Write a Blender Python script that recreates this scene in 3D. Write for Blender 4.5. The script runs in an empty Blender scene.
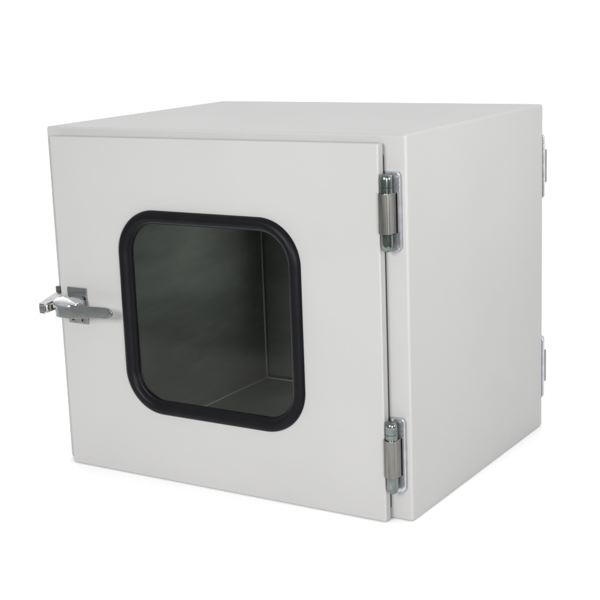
import bpy, bmesh, math, random
from mathutils import Vector, Matrix
random.seed(4)
scn = bpy.context.scene
C = scn.collection
W, D, H = 0.6957, 0.5333, 0.6

# ------------------------------------------------------------------ materials
def new_mat(name):
    m = bpy.data.materials.new(name); m.use_nodes = True
    nt = m.node_tree
    return m, nt, nt.nodes['Principled BSDF']

def noise_bump(nt, bsdf, scale, strength, dist=0.0005, detail=2, stretch=None):
    tc = nt.nodes.new('ShaderNodeTexCoord')
    n = nt.nodes.new('ShaderNodeTexNoise'); n.inputs['Scale'].default_value = scale
    n.inputs['Detail'].default_value = detail
    if stretch:
        mp = nt.nodes.new('ShaderNodeMapping'); mp.inputs['Scale'].default_value = stretch
        nt.links.new(tc.outputs['Object'], mp.inputs['Vector']); nt.links.new(mp.outputs[0], n.inputs['Vector'])
    else:
        nt.links.new(tc.outputs['Object'], n.inputs['Vector'])
    b = nt.nodes.new('ShaderNodeBump'); b.inputs['Strength'].default_value = strength
    b.inputs['Distance'].default_value = dist
    nt.links.new(n.outputs['Fac'], b.inputs['Height'])
    nt.links.new(b.outputs['Normal'], bsdf.inputs['Normal'])
    return tc, n

def vary(nt, bsdf, c1, c2, scale, stretch=None, socket='Base Color', detail=4):
    tc = nt.nodes.new('ShaderNodeTexCoord')
    mp = nt.nodes.new('ShaderNodeMapping'); mp.inputs['Scale'].default_value = stretch or (1, 1, 1)
    n = nt.nodes.new('ShaderNodeTexNoise'); n.inputs['Scale'].default_value = scale
    n.inputs['Detail'].default_value = detail
    nt.links.new(tc.outputs['Object'], mp.inputs['Vector']); nt.links.new(mp.outputs[0], n.inputs['Vector'])
    r = nt.nodes.new('ShaderNodeValToRGB')
    r.color_ramp.elements[0].position = 0.35; r.color_ramp.elements[0].color = (*c1, 1)
    r.color_ramp.elements[1].position = 0.65; r.color_ramp.elements[1].color = (*c2, 1)
    nt.links.new(n.outputs['Fac'], r.inputs['Fac']); nt.links.new(r.outputs['Color'], bsdf.inputs[socket])

# light grey powder coat
PAINT, nt, b = new_mat('powder_coat')
vary(nt, b, (0.338, 0.334, 0.330), (0.348, 0.344, 0.340), 5.0)
b.inputs['Roughness'].default_value = 0.42
b.inputs['Specular IOR Level'].default_value = 0.35
_, pn = noise_bump(nt, b, 420, 0.22, 0.0003)
bmp = b.inputs['Normal'].links[0].from_node
tc = nt.nodes.new('ShaderNodeTexCoord'); n2 = nt.nodes.new('ShaderNodeTexNoise'); n2.inputs['Scale'].default_value = 9
b2 = nt.nodes.new('ShaderNodeBump'); b2.inputs['Strength'].default_value = 0.25; b2.inputs['Distance'].default_value = 0.002
nt.links.new(tc.outputs['Object'], n2.inputs['Vector']); nt.links.new(n2.outputs['Fac'], b2.inputs['Height'])
nt.links.new(b2.outputs['Normal'], bmp.inputs['Normal'])

# black rubber
RUBBER, nt, b = new_mat('black_rubber')
vary(nt, b, (0.003, 0.003, 0.004), (0.004, 0.004, 0.0055), 30)
b.inputs['Roughness'].default_value = 0.42
b.inputs['Specular IOR Level'].default_value = 0.12
noise_bump(nt, b, 700, 0.15, 0.0002)

SEAL, nt, b = new_mat('grey_foam_seal')
vary(nt, b, (0.022, 0.022, 0.023), (0.03, 0.03, 0.031), 60); b.inputs['Roughness'].default_value = 0.8
# polished chrome, brushed steel
CHROME, nt, b = new_mat('polished_chrome')
b.inputs['Metallic'].default_value = 1; vary(nt, b, (0.58, 0.59, 0.61), (0.70, 0.71, 0.73), 60)
b.inputs['Roughness'].default_value = 0.14
noise_bump(nt, b, 120, 0.05, 0.0005)
BRUSHED, nt, b = new_mat('brushed_steel')
b.inputs['Metallic'].default_value = 1; vary(nt, b, (0.165, 0.16, 0.147), (0.27, 0.262, 0.243), 500, (1, 1, 0.03))
b.inputs['Roughness'].default_value = 0.33
noise_bump(nt, b, 900, 0.2, 0.0002, 2, (1, 1, 0.02))
STAINLESS, nt, b = new_mat('stainless_sheet')
b.inputs['Metallic'].default_value = 0.75; vary(nt, b, (0.20, 0.21, 0.20), (0.34, 0.35, 0.335), 5, (.6, .6, 2.4))  # soft streaks in the colour stand in for room reflections in the glass
b.inputs['Roughness'].default_value = 0.5
noise_bump(nt, b, 300, 0.1, 0.0004, 2, (0.05, 0.05, 1))
WELD, nt, b = new_mat('polished_weld_seam')
b.inputs['Metallic'].default_value = 0.4; b.inputs['Base Color'].default_value = (0.62, 0.62, 0.60, 1)
b.inputs['Roughness'].default_value = 0.5
SATIN, nt, b = new_mat('satin_chrome')
b.inputs['Metallic'].default_value = 1; vary(nt, b, (0.33, 0.33, 0.33), (0.40, 0.40, 0.395), 80)
b.inputs['Roughness'].default_value = 0.25
noise_bump(nt, b, 500, 0.1, 0.0003)
ZINC, nt, b = new_mat('zinc_plate')
b.inputs['Metallic'].default_value = 0.85; vary(nt, b, (0.44, 0.445, 0.475), (0.53, 0.535, 0.565), 90)
b.inputs['Roughness'].default_value = 0.22
PIN, nt, b = new_mat('chrome_dark_reflection')
b.inputs['Metallic'].default_value = 1; vary(nt, b, (0.15, 0.175, 0.165), (0.24, 0.265, 0.255), 80)  # dark green reflections are put into the base colour
b.inputs['Roughness'].default_value = 0.16
SHADE, nt, b = new_mat('recess_shade')
b.inputs['Base Color'].default_value = (0.005, 0.005, 0.006, 1); b.inputs['Roughness'].default_value = 0.6; b.inputs['Specular IOR Level'].default_value = 0.1  # near-black colour stands in for shade inside gaps and sockets

# smoked glass
GLASS = bpy.data.materials.new('smoked_glass'); GLASS.use_nodes = True
nt = GLASS.node_tree; nt.nodes.clear()
out = nt.nodes.new('ShaderNodeOutputMaterial'); mix = nt.nodes.new('ShaderNodeMixShader')
tr = nt.nodes.new('ShaderNodeBsdfTransparent'); tr.inputs['Color'].default_value = (0.61, 0.63, 0.605, 1)
gl = nt.nodes.new('ShaderNodeBsdfGlossy'); gl.inputs['Roughness'].default_value = 0.10
fr = nt.nodes.new('ShaderNodeFresnel'); fr.inputs['IOR'].default_value = 1.24
nt.links.new(fr.outputs[0], mix.inputs[0]); nt.links.new(tr.outputs[0], mix.inputs[1])
nt.links.new(gl.outputs[0], mix.inputs[2]); nt.links.new(mix.outputs[0], out.inputs['Surface'])

FLOOR, nt, b = new_mat('white_acrylic_table')
b.inputs['Base Color'].default_value = (0.975, 0.975, 0.975, 1)
b.inputs['Roughness'].default_value = 0.8; b.inputs['Specular IOR Level'].default_value = 0.1

# ------------------------------------------------------------------ helpers
def obj(name, bm, mat, parent=None, smooth=True):
    bmesh.ops.remove_doubles(bm, verts=bm.verts, dist=1e-6)
    bmesh.ops.recalc_face_normals(bm, faces=bm.faces)
    me = bpy.data.meshes.new(name); bm.to_mesh(me); bm.free()
    me.materials.append(mat)
    if smooth:
        for p in me.polygons: p.use_smooth = True
    o = bpy.data.objects.new(name, me); C.objects.link(o)
    if parent: o.parent = parent
    if smooth:
        m = o.modifiers.new('wn', 'WEIGHTED_NORMAL'); m.keep_sharp = True; m.weight = 80
        bm2 = bmesh.new(); bm2.from_mesh(me)
        for e in bm2.edges:
            if len(e.link_faces) == 2 and e.calc_face_angle(0) > math.radians(50): e.smooth = False
        bm2.to_mesh(me); bm2.free()
    return o

def rr(cx, cz, hw, hh, r, y, nc=14, ns=6):
    """rounded rectangle loop in the x-z plane at depth y, fixed point count"""
    pts = []
    cs = [(cx+hw-r, cz+hh-r, 0), (cx-hw+r, cz+hh-r, 90), (cx-hw+r, cz-hh+r, 180), (cx+hw-r, cz-hh+r, 270)]
    for k, (x, z, a) in enumerate(cs):
        arc = [(x+r*math.cos(math.radians(a+90*i/nc)), y, z+r*math.sin(math.radians(a+90*i/nc))) for i in range(nc+1)]
        pts += arc
        nx, nz, na = cs[(k+1) % 4]
        s = Vector(arc[-1]); e = Vector((nx+r*math.cos(math.radians(na+(360 if k == 3 else 0))), y, nz+r*math.sin(math.radians(na))))
        for i in range(1, ns): pts.append(tuple(s.lerp(e, i/ns)))
    return [Vector(p) for p in pts]

def loft(bm, loops, close=False, caps=False):
    L = [[bm.verts.new(p) for p in lp] for lp in loops]
    n = len(L[0]); m = len(L)
    for j in range(m if close else m-1):
        a, b2 = L[j], L[(j+1) % m]
        for i in range(n):
            k = (i+1) % n
            bm.faces.new((a[i], a[k], b2[k], b2[i]))
    if caps:
        bm.faces.new(L[0]); bm.faces.new(L[-1][::-1])
    return L

def box(bm, x0, x1, y0, y1, z0, z1, bev=0.0, seg=2):
    t = bmesh.new()
    bmesh.ops.create_cube(t, size=1)
    for v in t.verts:
        v.co = Vector((x0 + (v.co.x+.5)*(x1-x0), y0 + (v.co.y+.5)*(y1-y0), z0 + (v.co.z+.5)*(z1-z0)))
    if bev: bmesh.ops.bevel(t, geom=t.edges[:], offset=bev, segments=seg, affect='EDGES', profile=0.5)
    merge(bm, t)

def merge(bm, t):
    me = bpy.data.meshes.new('tmp'); t.to_mesh(me); t.free(); bm.from_mesh(me); bpy.data.meshes.remove(me)

def prism(bm, pts, axis, a0, a1, bev=0.0, seg=2):
    """extrude a 2-D outline: axis 'z' -> pts are (x,y), 'y' -> (x,z), 'x' -> (y,z)"""
    t = bmesh.new()
    def P(p, a):
        return {'z': (p[0], p[1], a), 'y': (p[0], a, p[1]), 'x': (a, p[0], p[1])}[axis]
    A = [t.verts.new(P(p, a0)) for p in pts]; B = [t.verts.new(P(p, a1)) for p in pts]
    n = len(pts)
    for i in range(n): t.faces.new((A[i], A[(i+1) % n], B[(i+1) % n], B[i]))
    fa = t.faces.new(A); fb = t.faces.new(B[::-1])
    bmesh.ops.recalc_face_normals(t, faces=t.faces)
    if bev:
        es = list({e for f in (fa, fb) for e in f.edges})
        bmesh.ops.bevel(t, geom=es, offset=bev, segments=seg, affect='EDGES', profile=0.5)
    merge(bm, t)

def lathe_z(bm, cx, cy, prof, n=32):
    """prof: list of (radius, z)"""
    t = bmesh.new()
    loops = [[Vector((cx+r*math.cos(2*math.pi*i/n), cy+r*math.sin(2*math.pi*i/n), z)) for i in range(n)] for r, z in prof]
    loft(t, loops, caps=True); merge(bm, t)

def lathe_y(bm, cx, cz, prof, n=24):
    t = bmesh.new()
    loops = [[Vector((cx+r*math.cos(2*math.pi*i/n), y, cz+r*math.sin(2*math.pi*i/n))) for i in range(n)] for r, y in prof]
    loft(t, loops, caps=True); merge(bm, t)

# ------------------------------------------------------------------ the box
root = bpy.data.objects.new('pass_box', None); C.objects.link(root)
root['label'] = 'light grey painted steel pass box with rubber framed dark window in its latched door'
root['category'] = 'pass box'

def outer_loops(x0, x1, z0, z1, yf, yb, r):
    """front bevel -> sides -> back bevel"""
    cx, cz, hw, hh = (x0+x1)/2, (z0+z1)/2, (x1-x0)/2, (z1-z0)/2
    out = []
    for i in range(6):
        a = math.radians(90*i/5); ins = r*(1-math.sin(a)); y = yf + r*(1-math.cos(a))
        out.append(rr(cx, cz, hw-ins, hh-ins, max(r-ins, 0.0004)+0.0008, y))
    for i in range(6):
        a = math.radians(90*i/5); ins = r*(1-math.cos(a)); y = yb - r*(1-math.sin(a))
        out.append(rr(cx, cz, hw-ins, hh-ins, max(r-ins, 0.0004)+0.0008, y))
    return out

# cabinet: thick shell with a tunnel through it
OX0, OX1, OZ0, OZ1 = 0.080, 0.6157, 0.018, 0.560
ocx, ocz, ohw, ohh = (OX0+OX1)/2, (OZ0+OZ1)/2, (OX1-OX0)/2, (OZ1-OZ0)/2
bm = bmesh.new()
loops = [rr(ocx, ocz, ohw, ohh, 0.002, 0)] + outer_loops(0, W, 0, H, 0, D, 0.0042) + [rr(ocx, ocz, ohw, ohh, 0.002, D)]
loft(bm, loops, close=True)
body = obj('cabinet', bm, PAINT, root)

# stainless lining of the tunnel
bm = bmesh.new()
e = 0.0015
for a in (dict(x0=OX0, x1=OX0+e, z0=OZ0+e, z1=OZ1-e), dict(x0=OX1-e, x1=OX1, z0=OZ0+e, z1=OZ1-e),
          dict(x0=OX0, x1=OX1, z0=OZ0, z1=OZ0+e), dict(x0=OX0, x1=OX1, z0=OZ1-e, z1=OZ1)):
    box(bm, a['x0']+.0002, a['x1']-.0002, 0.002, D-0.002, a['z0']+.0002, a['z1']-.0002)
lining = obj('inner_lining', bm, STAINLESS, root, smooth=False)
bm = bmesh.new()
box(bm, OX0+e, OX0+e+.004, .01, D-.0025, OZ0+e, OZ0+e+.0035, .001)
box(bm, OX0+e, OX0+e+.0035, D-.0065, D-.003, OZ0+e+.0035, OZ1-e, .001)
box(bm, OX1-e-.004, OX1-e, .01, D-.0025, OZ0+e, OZ0+e+.0035, .001)
box(bm, OX1-e-.005, OX1-e, D-.008, D-.003, OZ0+e+.0035, OZ1-e, .001)
box(bm, OX0+e+.005, OX1-e-.005, D-.007, D-.003, OZ0+e, OZ0+e+.003, .001)
obj('weld_seam', bm, WELD, lining)

# doors ------------------------------------------------------------
WX, WZ, WHW, WHH = 0.3425, 0.2940, 0.1680, 0.1645   # gasket centre line
def make_door(name, x0, x1, sign, label=None):
    """sign -1: front door (outwards is -y), +1: rear door"""
    yb = -0.0047 if sign < 0 else D+0.0047
    yf = yb + sign*0.0167
    ya, yc = (yf, yb) if sign < 0 else (yb, yf)
    bm = bmesh.new()
    hx = [WX, W-WX][sign > 0]
    L = [rr(hx, WZ, WHW-.004, WHH-.004, .062, ya)] + outer_loops(x0, x1, 0.0008, 0.5865, ya, yc, 0.0026) + \
        [rr(hx, WZ, WHW-.004, WHH-.004, .062, yc)]
    loft(bm, L, close=True)
    for v in bm.verts:
        if v.co.z > 0.55: v.co.z += 0.0028*((v.co.x-x0)/(x1-x0)-0.5)
    d = obj(name, bm, PAINT, root)
    # stainless sheet added round the window to darken the inner face, inside the tunnel
    bm = bmesh.new()
    ys = yb - sign*.0005; yt = yb - sign*.0022
    loft(bm, [rr(ocx, ocz, ohw-.003, ohh-.003, .002, yb), rr(ocx, ocz, ohw-.003, ohh-.003, .002, yt),
              rr(hx, WZ, WHW-.003, WHH-.003, .063, yt), rr(hx, WZ, WHW-.003, WHH-.003, .063, yb)])
    obj('darkening_skin', bm, STAINLESS, d)
    # bulb-section window gasket
    bm = bmesh.new(); N = 20; loops = []
    ax, ay = 0.0104, 0.0100
    for i in range(N):
        a = 2*math.pi*i/N
        ins = ax*math.cos(a); yy = yf + sign*(0.0005 + ay*math.sin(a)*(1.0 if math.sin(a) > 0 else 0.3))
        loops.append(rr(hx, WZ, WHW+ins, WHH+ins, 0.0645+ins, yy, nc=20))
    loft(bm, loops, close=True)
    g = obj('window_gasket', bm, RUBBER, d)
    # inner lip that grips the glass
    bm = bmesh.new(); loops = []
    for ins, yy in ((-.009, .002), (-.0120, .0005), (-.0128, -.004), (-.0120, -.0075), (-.003, -.0075)):
        loops.append(rr(hx, WZ, WHW+ins, WHH+ins, 0.0645+ins, yf+sign*yy, nc=20))
    loft(bm, loops)
    obj('glazing_lip', bm, RUBBER, d)
    bm = bmesh.new()
    pane = rr(hx, WZ, WHW-.010, WHH-.010, .054, yf-sign*.004, nc=14)
    bm.faces.new([bm.verts.new(p) for p in pane])
    p = obj('window_pane', bm, GLASS, d, smooth=False)
    # compressed seal between door and cabinet
    bm = bmesh.new()
    y0, y1 = (yb+.0001, -.0001) if sign < 0 else (D+.0001, yb-.0001)
    sx0, sx1 = (x0+.014, x1-.0014) if sign < 0 else (x0+.014, x1-.0014)
    scx, scz, shw, shh = (sx0+sx1)/2, .2935, (sx1-sx0)/2, .2815
    loft(bm, [rr(scx, scz, shw, shh, .010, y0), rr(scx, scz, shw, shh, .010, y1),
              rr(scx, scz, shw-.014, shh-.014, .004, y1), rr(scx, scz, shw-.014, shh-.014, .004, y0)], close=True)
    obj('door_seal', bm, SEAL, d)
    return d
front_door = make_door('door', 0.0245, 0.6600, -1)
rear_door = make_door('door', 0.0350, 0.6740, 1)

# hinges -----------------------------------------------------------
def make_hinge(cx, cz):
    """lift-off hinge on the front face, origin at the cabinet plane; outwards is -y"""
    t = bpy.data.objects.new('hinge', None); C.objects.link(t); t.parent = root
    # leaf: thick plate with clipped corners, screwed to the cabinet
    bm = bmesh.new()
    prism(bm, [(-.008, -.050), (.002, -.060), (.011, -.0575), (.0155, -.052), (.0155, .055), (.012, .060), (-.008, .060)], 'y', -.0075, -.0002, .0012, 3)
    obj('leaf', bm, ZINC, t)
    
    # pin with domed ends
    r = .0094; ky = -.0205
    prof = [(0.0012, .0592), (.0045, .0585), (.0072, .0568), (.0090, .0540), (r, .0505), (r, .0400), (r-.0010, .0394), (r-.0010, .0384), (r, .0378), (r, .030)]
    bm = bmesh.new()
    lathe_z(bm, 0, ky, prof)
    obj('pin_cap', bm, PIN, t)
    bm = bmesh.new()
    lathe_z(bm, 0, ky, [(r-.0003, -.031), (r-.0003, -.045), (.0088, -.0505), (.0070, -.0545), (.0040, -.0570), (.0012, -.0578)])
    obj('pin_cap', bm, PIN, t)
    # knuckle cover: round on the left, flat skirt on the right
    out = []
    R = .0124
    for i in range(17):
        ang = math.radians(95 + i*(175/16))
        out.append((R*math.cos(ang), ky + R*math.sin(ang)))
    out += [(.0070, ky-.0118), (.0098, ky-.0100), (.0106, ky-.0070), (.0106, ky+.0095), (.0090, ky+.0112)]
    bm = bmesh.new()
    prism(bm, out, 'z', -.0300, .0300, .0008, 2)
    kn = obj('knuckle', bm, BRUSHED, t)
    # black strip laid on the leaf for the shade in the knuckle gap
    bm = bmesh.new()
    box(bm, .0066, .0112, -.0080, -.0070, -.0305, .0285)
    obj('slot_shade', bm, SHADE, t, smooth=False)
    t.location = (cx, 0, cz)
    return t
def copy_tree(o, parent):
    c = o.copy(); C.objects.link(c); c.parent = parent
    for ch in list(o.children): copy_tree(ch, c)
    return c
hinge = make_hinge(0.6720, 0.4860)
h2 = copy_tree(hinge, root); h2.location = (0.6720, 0, 0.1075)
for z in (0.4860, 0.1095):
    h = copy_tree(hinge, root)
    h.location = (0.6815, D, z); h.scale = (1, -1, 1)

# latch ------------------------------------------------------------
latch = bpy.data.objects.new('latch', None); C.objects.link(latch); latch.parent = root
DF = -0.0214
bm = bmesh.new()
box(bm, .0425, .0850, DF-.0035, DF-.0001, .2615, .3255, .0010)
box(bm, .0445, .0830, DF-.0200, DF-.0030, .2780, .3050, .0010)
obj('base_plate', bm, SATIN, latch)
for x in (.0530, .0740):
    for z in (.2680,):
        bm = bmesh.new()
        lathe_y(bm, x, z, [(.0034, DF-.0030), (.0034, DF-.0044), (.0022, DF-.0050)])
        sc = obj('screw', bm, BRUSHED, latch)
    bm = bmesh.new()
    lathe_y(bm, x, z, [(.0016, DF-.0049), (.0016, DF-.0052)], 6)
    obj('socket_shade', bm, SHADE, latch, smooth=False)  # black disc in place of the shaded recess in the screw head
# domed cheek plate: bright sloping top over the pivot
bm = bmesh.new(); n = 22; top = []; rings = []
for s in (1.0, 0.93, 0.7, 0.35, 0.02):
    lp = []
    for i in range(n*2):
        a = math.pi*2*i/(n*2)
        x = .0600 + .0300*s*math.cos(a); y = -.0430 + .0205*s*math.sin(a)
        zz = .3060 + (y+.0430)*0.26 + .0050*(1-s*s)**.7
        lp.append(Vector((x, y, zz)))
    rings.append(lp)
under = [Vector((p.x, p.y, p.z-.004)) for p in rings[0]]
loft(bm, [under]+rings, caps=True)
obj('pivot_cap', bm, CHROME, latch)
bm = bmesh.new()
lathe_z(bm, .0560, -.0420, [(.0130, .2800), (.0130, .3020)])
obj('pivot', bm, BRUSHED, latch)
# lever: bent strip, vertical faces, tapering to a rounded end
bm = bmesh.new()
path = []   # (x, y, zlow, zhigh)
cxp, cyp, rp = .0520, -.0410, .0185
for i in range(9):
    a = math.radians(165 + i*(105/8))
    path.append((cxp+rp*math.cos(a), cyp+rp*math.sin(a)))
path += [(.075, -.0597), (.100, -.0592), (.118, -.0575), (.135, -.0552), (.150, -.0540), (.156, -.0538), (.161, -.0538), (.1635, -.0538)]
def zr(x):
    hi = .3030 + .0008*(x-.05)/.11; lo = .2790
    if x > .085: lo += (min(x, .12)-.085)/.035*.0055
    if x > .150:
        k = min(1, (x-.150)/.0137); f = (1-math.sqrt(max(0, 1-k*k)))*.0085
        hi -= f; lo += f
    return lo, hi
th = .0026; cols = []
for i, (x, y) in enumerate(path):
    p0 = Vector(path[max(i-1, 0)]); p1 = Vector(path[min(i+1, len(path)-1)])
    d = (p1-p0).normalized(); nrm = Vector((-d.y, d.x))   # towards the door side
    lo, hi = zr(x)
    o1 = Vector((x, y)); i1 = o1 + nrm*th; c = .0005
    cols.append([Vector((o1.x, o1.y, lo+c)), Vector((o1.x, o1.y, hi-c)),
                 Vector((*(o1+nrm*c), hi)), Vector((*(i1-nrm*c), hi)), Vector((i1.x, i1.y, hi-c)),
                 Vector((i1.x, i1.y, lo+c)), Vector((*(i1-nrm*c), lo)), Vector((*(o1+nrm*c), lo))])
loft(bm, cols, caps=True)
obj('lever', bm, SATIN, latch)

# keeper on the cabinet side, a forked bracket with a roller --------
keeper = bpy.data.objects.new('latch_keeper', None); C.objects.link(keeper); keeper.parent = root
bm = bmesh.new()
box(bm, -.0030, -.0001, -.0015, .0300, .2620, .3185, .0008)
box(bm, -.0030, .0060, -.0040, -.0001, .3000, .3185, .0008)
obj('mounting_plate', bm, BRUSHED, keeper)
bm = bmesh.new()
prism(bm, [(-.0080, -.0460), (-.0060, -.0490), (.0050, -.0490), (.0080, -.0450), (.0180, -.0300), (.0180, -.0080), (.0100, -.0010), (-.0030, -.0010)], 'z', .2935, .2975, .0008)
prism(bm, [(-.0080, -.0460), (-.0060, -.0490), (.0050, -.0490), (.0080, -.0450), (.0180, -.0300), (.0180, -.0080), (.0100, -.0010), (-.0030, -.0010)], 'z', .2800, .2830, .0008)
box(bm, -.0075, .0058, -.0485, -.0450, .2825, .2940, .0008)
for v in bm.verts: v.co.z += (v.co.y+.045)*.30
for v in bm.verts: v.co.x += .0035
obj('fork', bm, SATIN, keeper)
bm = bmesh.new()
lathe_z(bm, .0090, -.0340, [(.0048, .2832), (.0048, .2933)])
obj('roller', bm, BRUSHED, keeper)

# ------------------------------------------------------------------ setting
bm = bmesh.new()
vs = [bm.verts.new(p) for p in ((-2.5, -.78, 0), (1.5, -.78, 0), (1.5, 3, 0), (-2.5, 3, 0))]
bm.faces.new(vs)
fl = obj('table_surface', bm, FLOOR, None, smooth=False)
fl.location.z = -0.0006
fl['kind'] = 'structure'

# ------------------------------------------------------------------ light
w = bpy.data.worlds.new('World'); scn.world = w; w.use_nodes = True
nt = w.node_tree; bg = nt.nodes['Background']
tc = nt.nodes.new('ShaderNodeTexCoord'); sep = nt.nodes.new('ShaderNodeSeparateXYZ')
nt.links.new(tc.outputs['Generated'], sep.inputs[0])
# white cyclorama behind (+y), dimmer studio in front (-y)
ry = nt.nodes.new('ShaderNodeMapRange'); ry.inputs['From Min'].default_value = -0.25; ry.inputs['From Max'].default_value = 0.06
ry.interpolation_type = 'SMOOTHSTEP'
mx = nt.nodes.new('ShaderNodeMath'); mx.operation = 'MULTIPLY_ADD'; mx.inputs[1].default_value = -0.62
ab = nt.nodes.new('ShaderNodeMath'); ab.operation = 'ABSOLUTE'
nt.links.new(sep.outputs['X'], ab.inputs[0]); nt.links.new(ab.outputs[0], mx.inputs[0]); nt.links.new(sep.outputs['Y'], mx.inputs[2])
nt.links.new(mx.outputs[0], ry.inputs['Value'])
rz = nt.nodes.new('ShaderNodeMapRange'); rz.inputs['From Min'].default_value = -0.1; rz.inputs['From Max'].default_value = 0.7
nt.links.new(sep.outputs['Z'], rz.inputs['Value'])
room = nt.nodes.new('ShaderNodeMix'); room.data_type = 'RGBA'
room.inputs['A'].default_value = (0.265, 0.30, 0.285, 1); room.inputs['B'].default_value = (0.65, 0.65, 0.67, 1)
nt.links.new(rz.outputs[0], room.inputs['Factor'])
m2 = nt.nodes.new('ShaderNodeMix'); m2.data_type = 'RGBA'
zz = nt.nodes.new('ShaderNodeMapRange'); zz.inputs['From Min'].default_value = 0.15; zz.inputs['From Max'].default_value = 0.8
zz.inputs['To Min'].default_value = 1.32; zz.inputs['To Max'].default_value = 1.80
nt.links.new(sep.outputs['Z'], zz.inputs['Value']); nt.links.new(zz.outputs[0], m2.inputs['B'])
nt.links.new(ry.outputs[0], m2.inputs['Factor']); nt.links.new(room.outputs['Result'], m2.inputs['A'])
nt.links.new(m2.outputs['Result'], bg.inputs['Color']); bg.inputs['Strength'].default_value = 1.0

def area(name, loc, target, size, power, col=(1, 1, 1), spread=180):
    l = bpy.data.lights.new(name, 'AREA'); l.shape = 'RECTANGLE'; l.size = size[0]; l.size_y = size[1]
    l.energy = power; l.color = col; l.spread = math.radians(spread)
    o = bpy.data.objects.new(name, l); C.objects.link(o); o.location = loc
    o.rotation_euler = (Vector(target)-Vector(loc)).to_track_quat('-Z', 'Y').to_euler()
    return o
area('key_softbox', (2.7, -2.3, .9), (.4, 0, .6), (0.9, 0.9), 9.0, (1, .998, .995), 60)
area('fill_softbox', (.5, -3.0, 1.4), (.30, 0, .58), (0.9, 0.9), 13.2, (1, .998, 1), 70)
area('side_softbox', (3.2, .2, 1.0), (.7, .2, .8), (0.9, 0.9), 2.6, (1, .998, 1), 40)

# ------------------------------------------------------------------ camera
cam = bpy.data.cameras.new('Camera'); co = bpy.data.objects.new('Camera', cam); C.objects.link(co)
co.location = (1.58935, -1.730208, 0.795943); co.rotation_euler = (1.349526, 0.035992, 0.552333)
cam.sensor_width = 36; cam.sensor_fit = 'HORIZONTAL'; cam.lens = 80.0; cam.clip_end = 100; cam.clip_start = .01
scn.camera = co
scn.render.resolution_x = 1024; scn.render.resolution_y = 1024
scn.render.engine = 'CYCLES'
scn.view_settings.view_transform = 'Standard'; scn.view_settings.look = 'None'
scn.view_settings.exposure = 0; scn.view_settings.gamma = 1
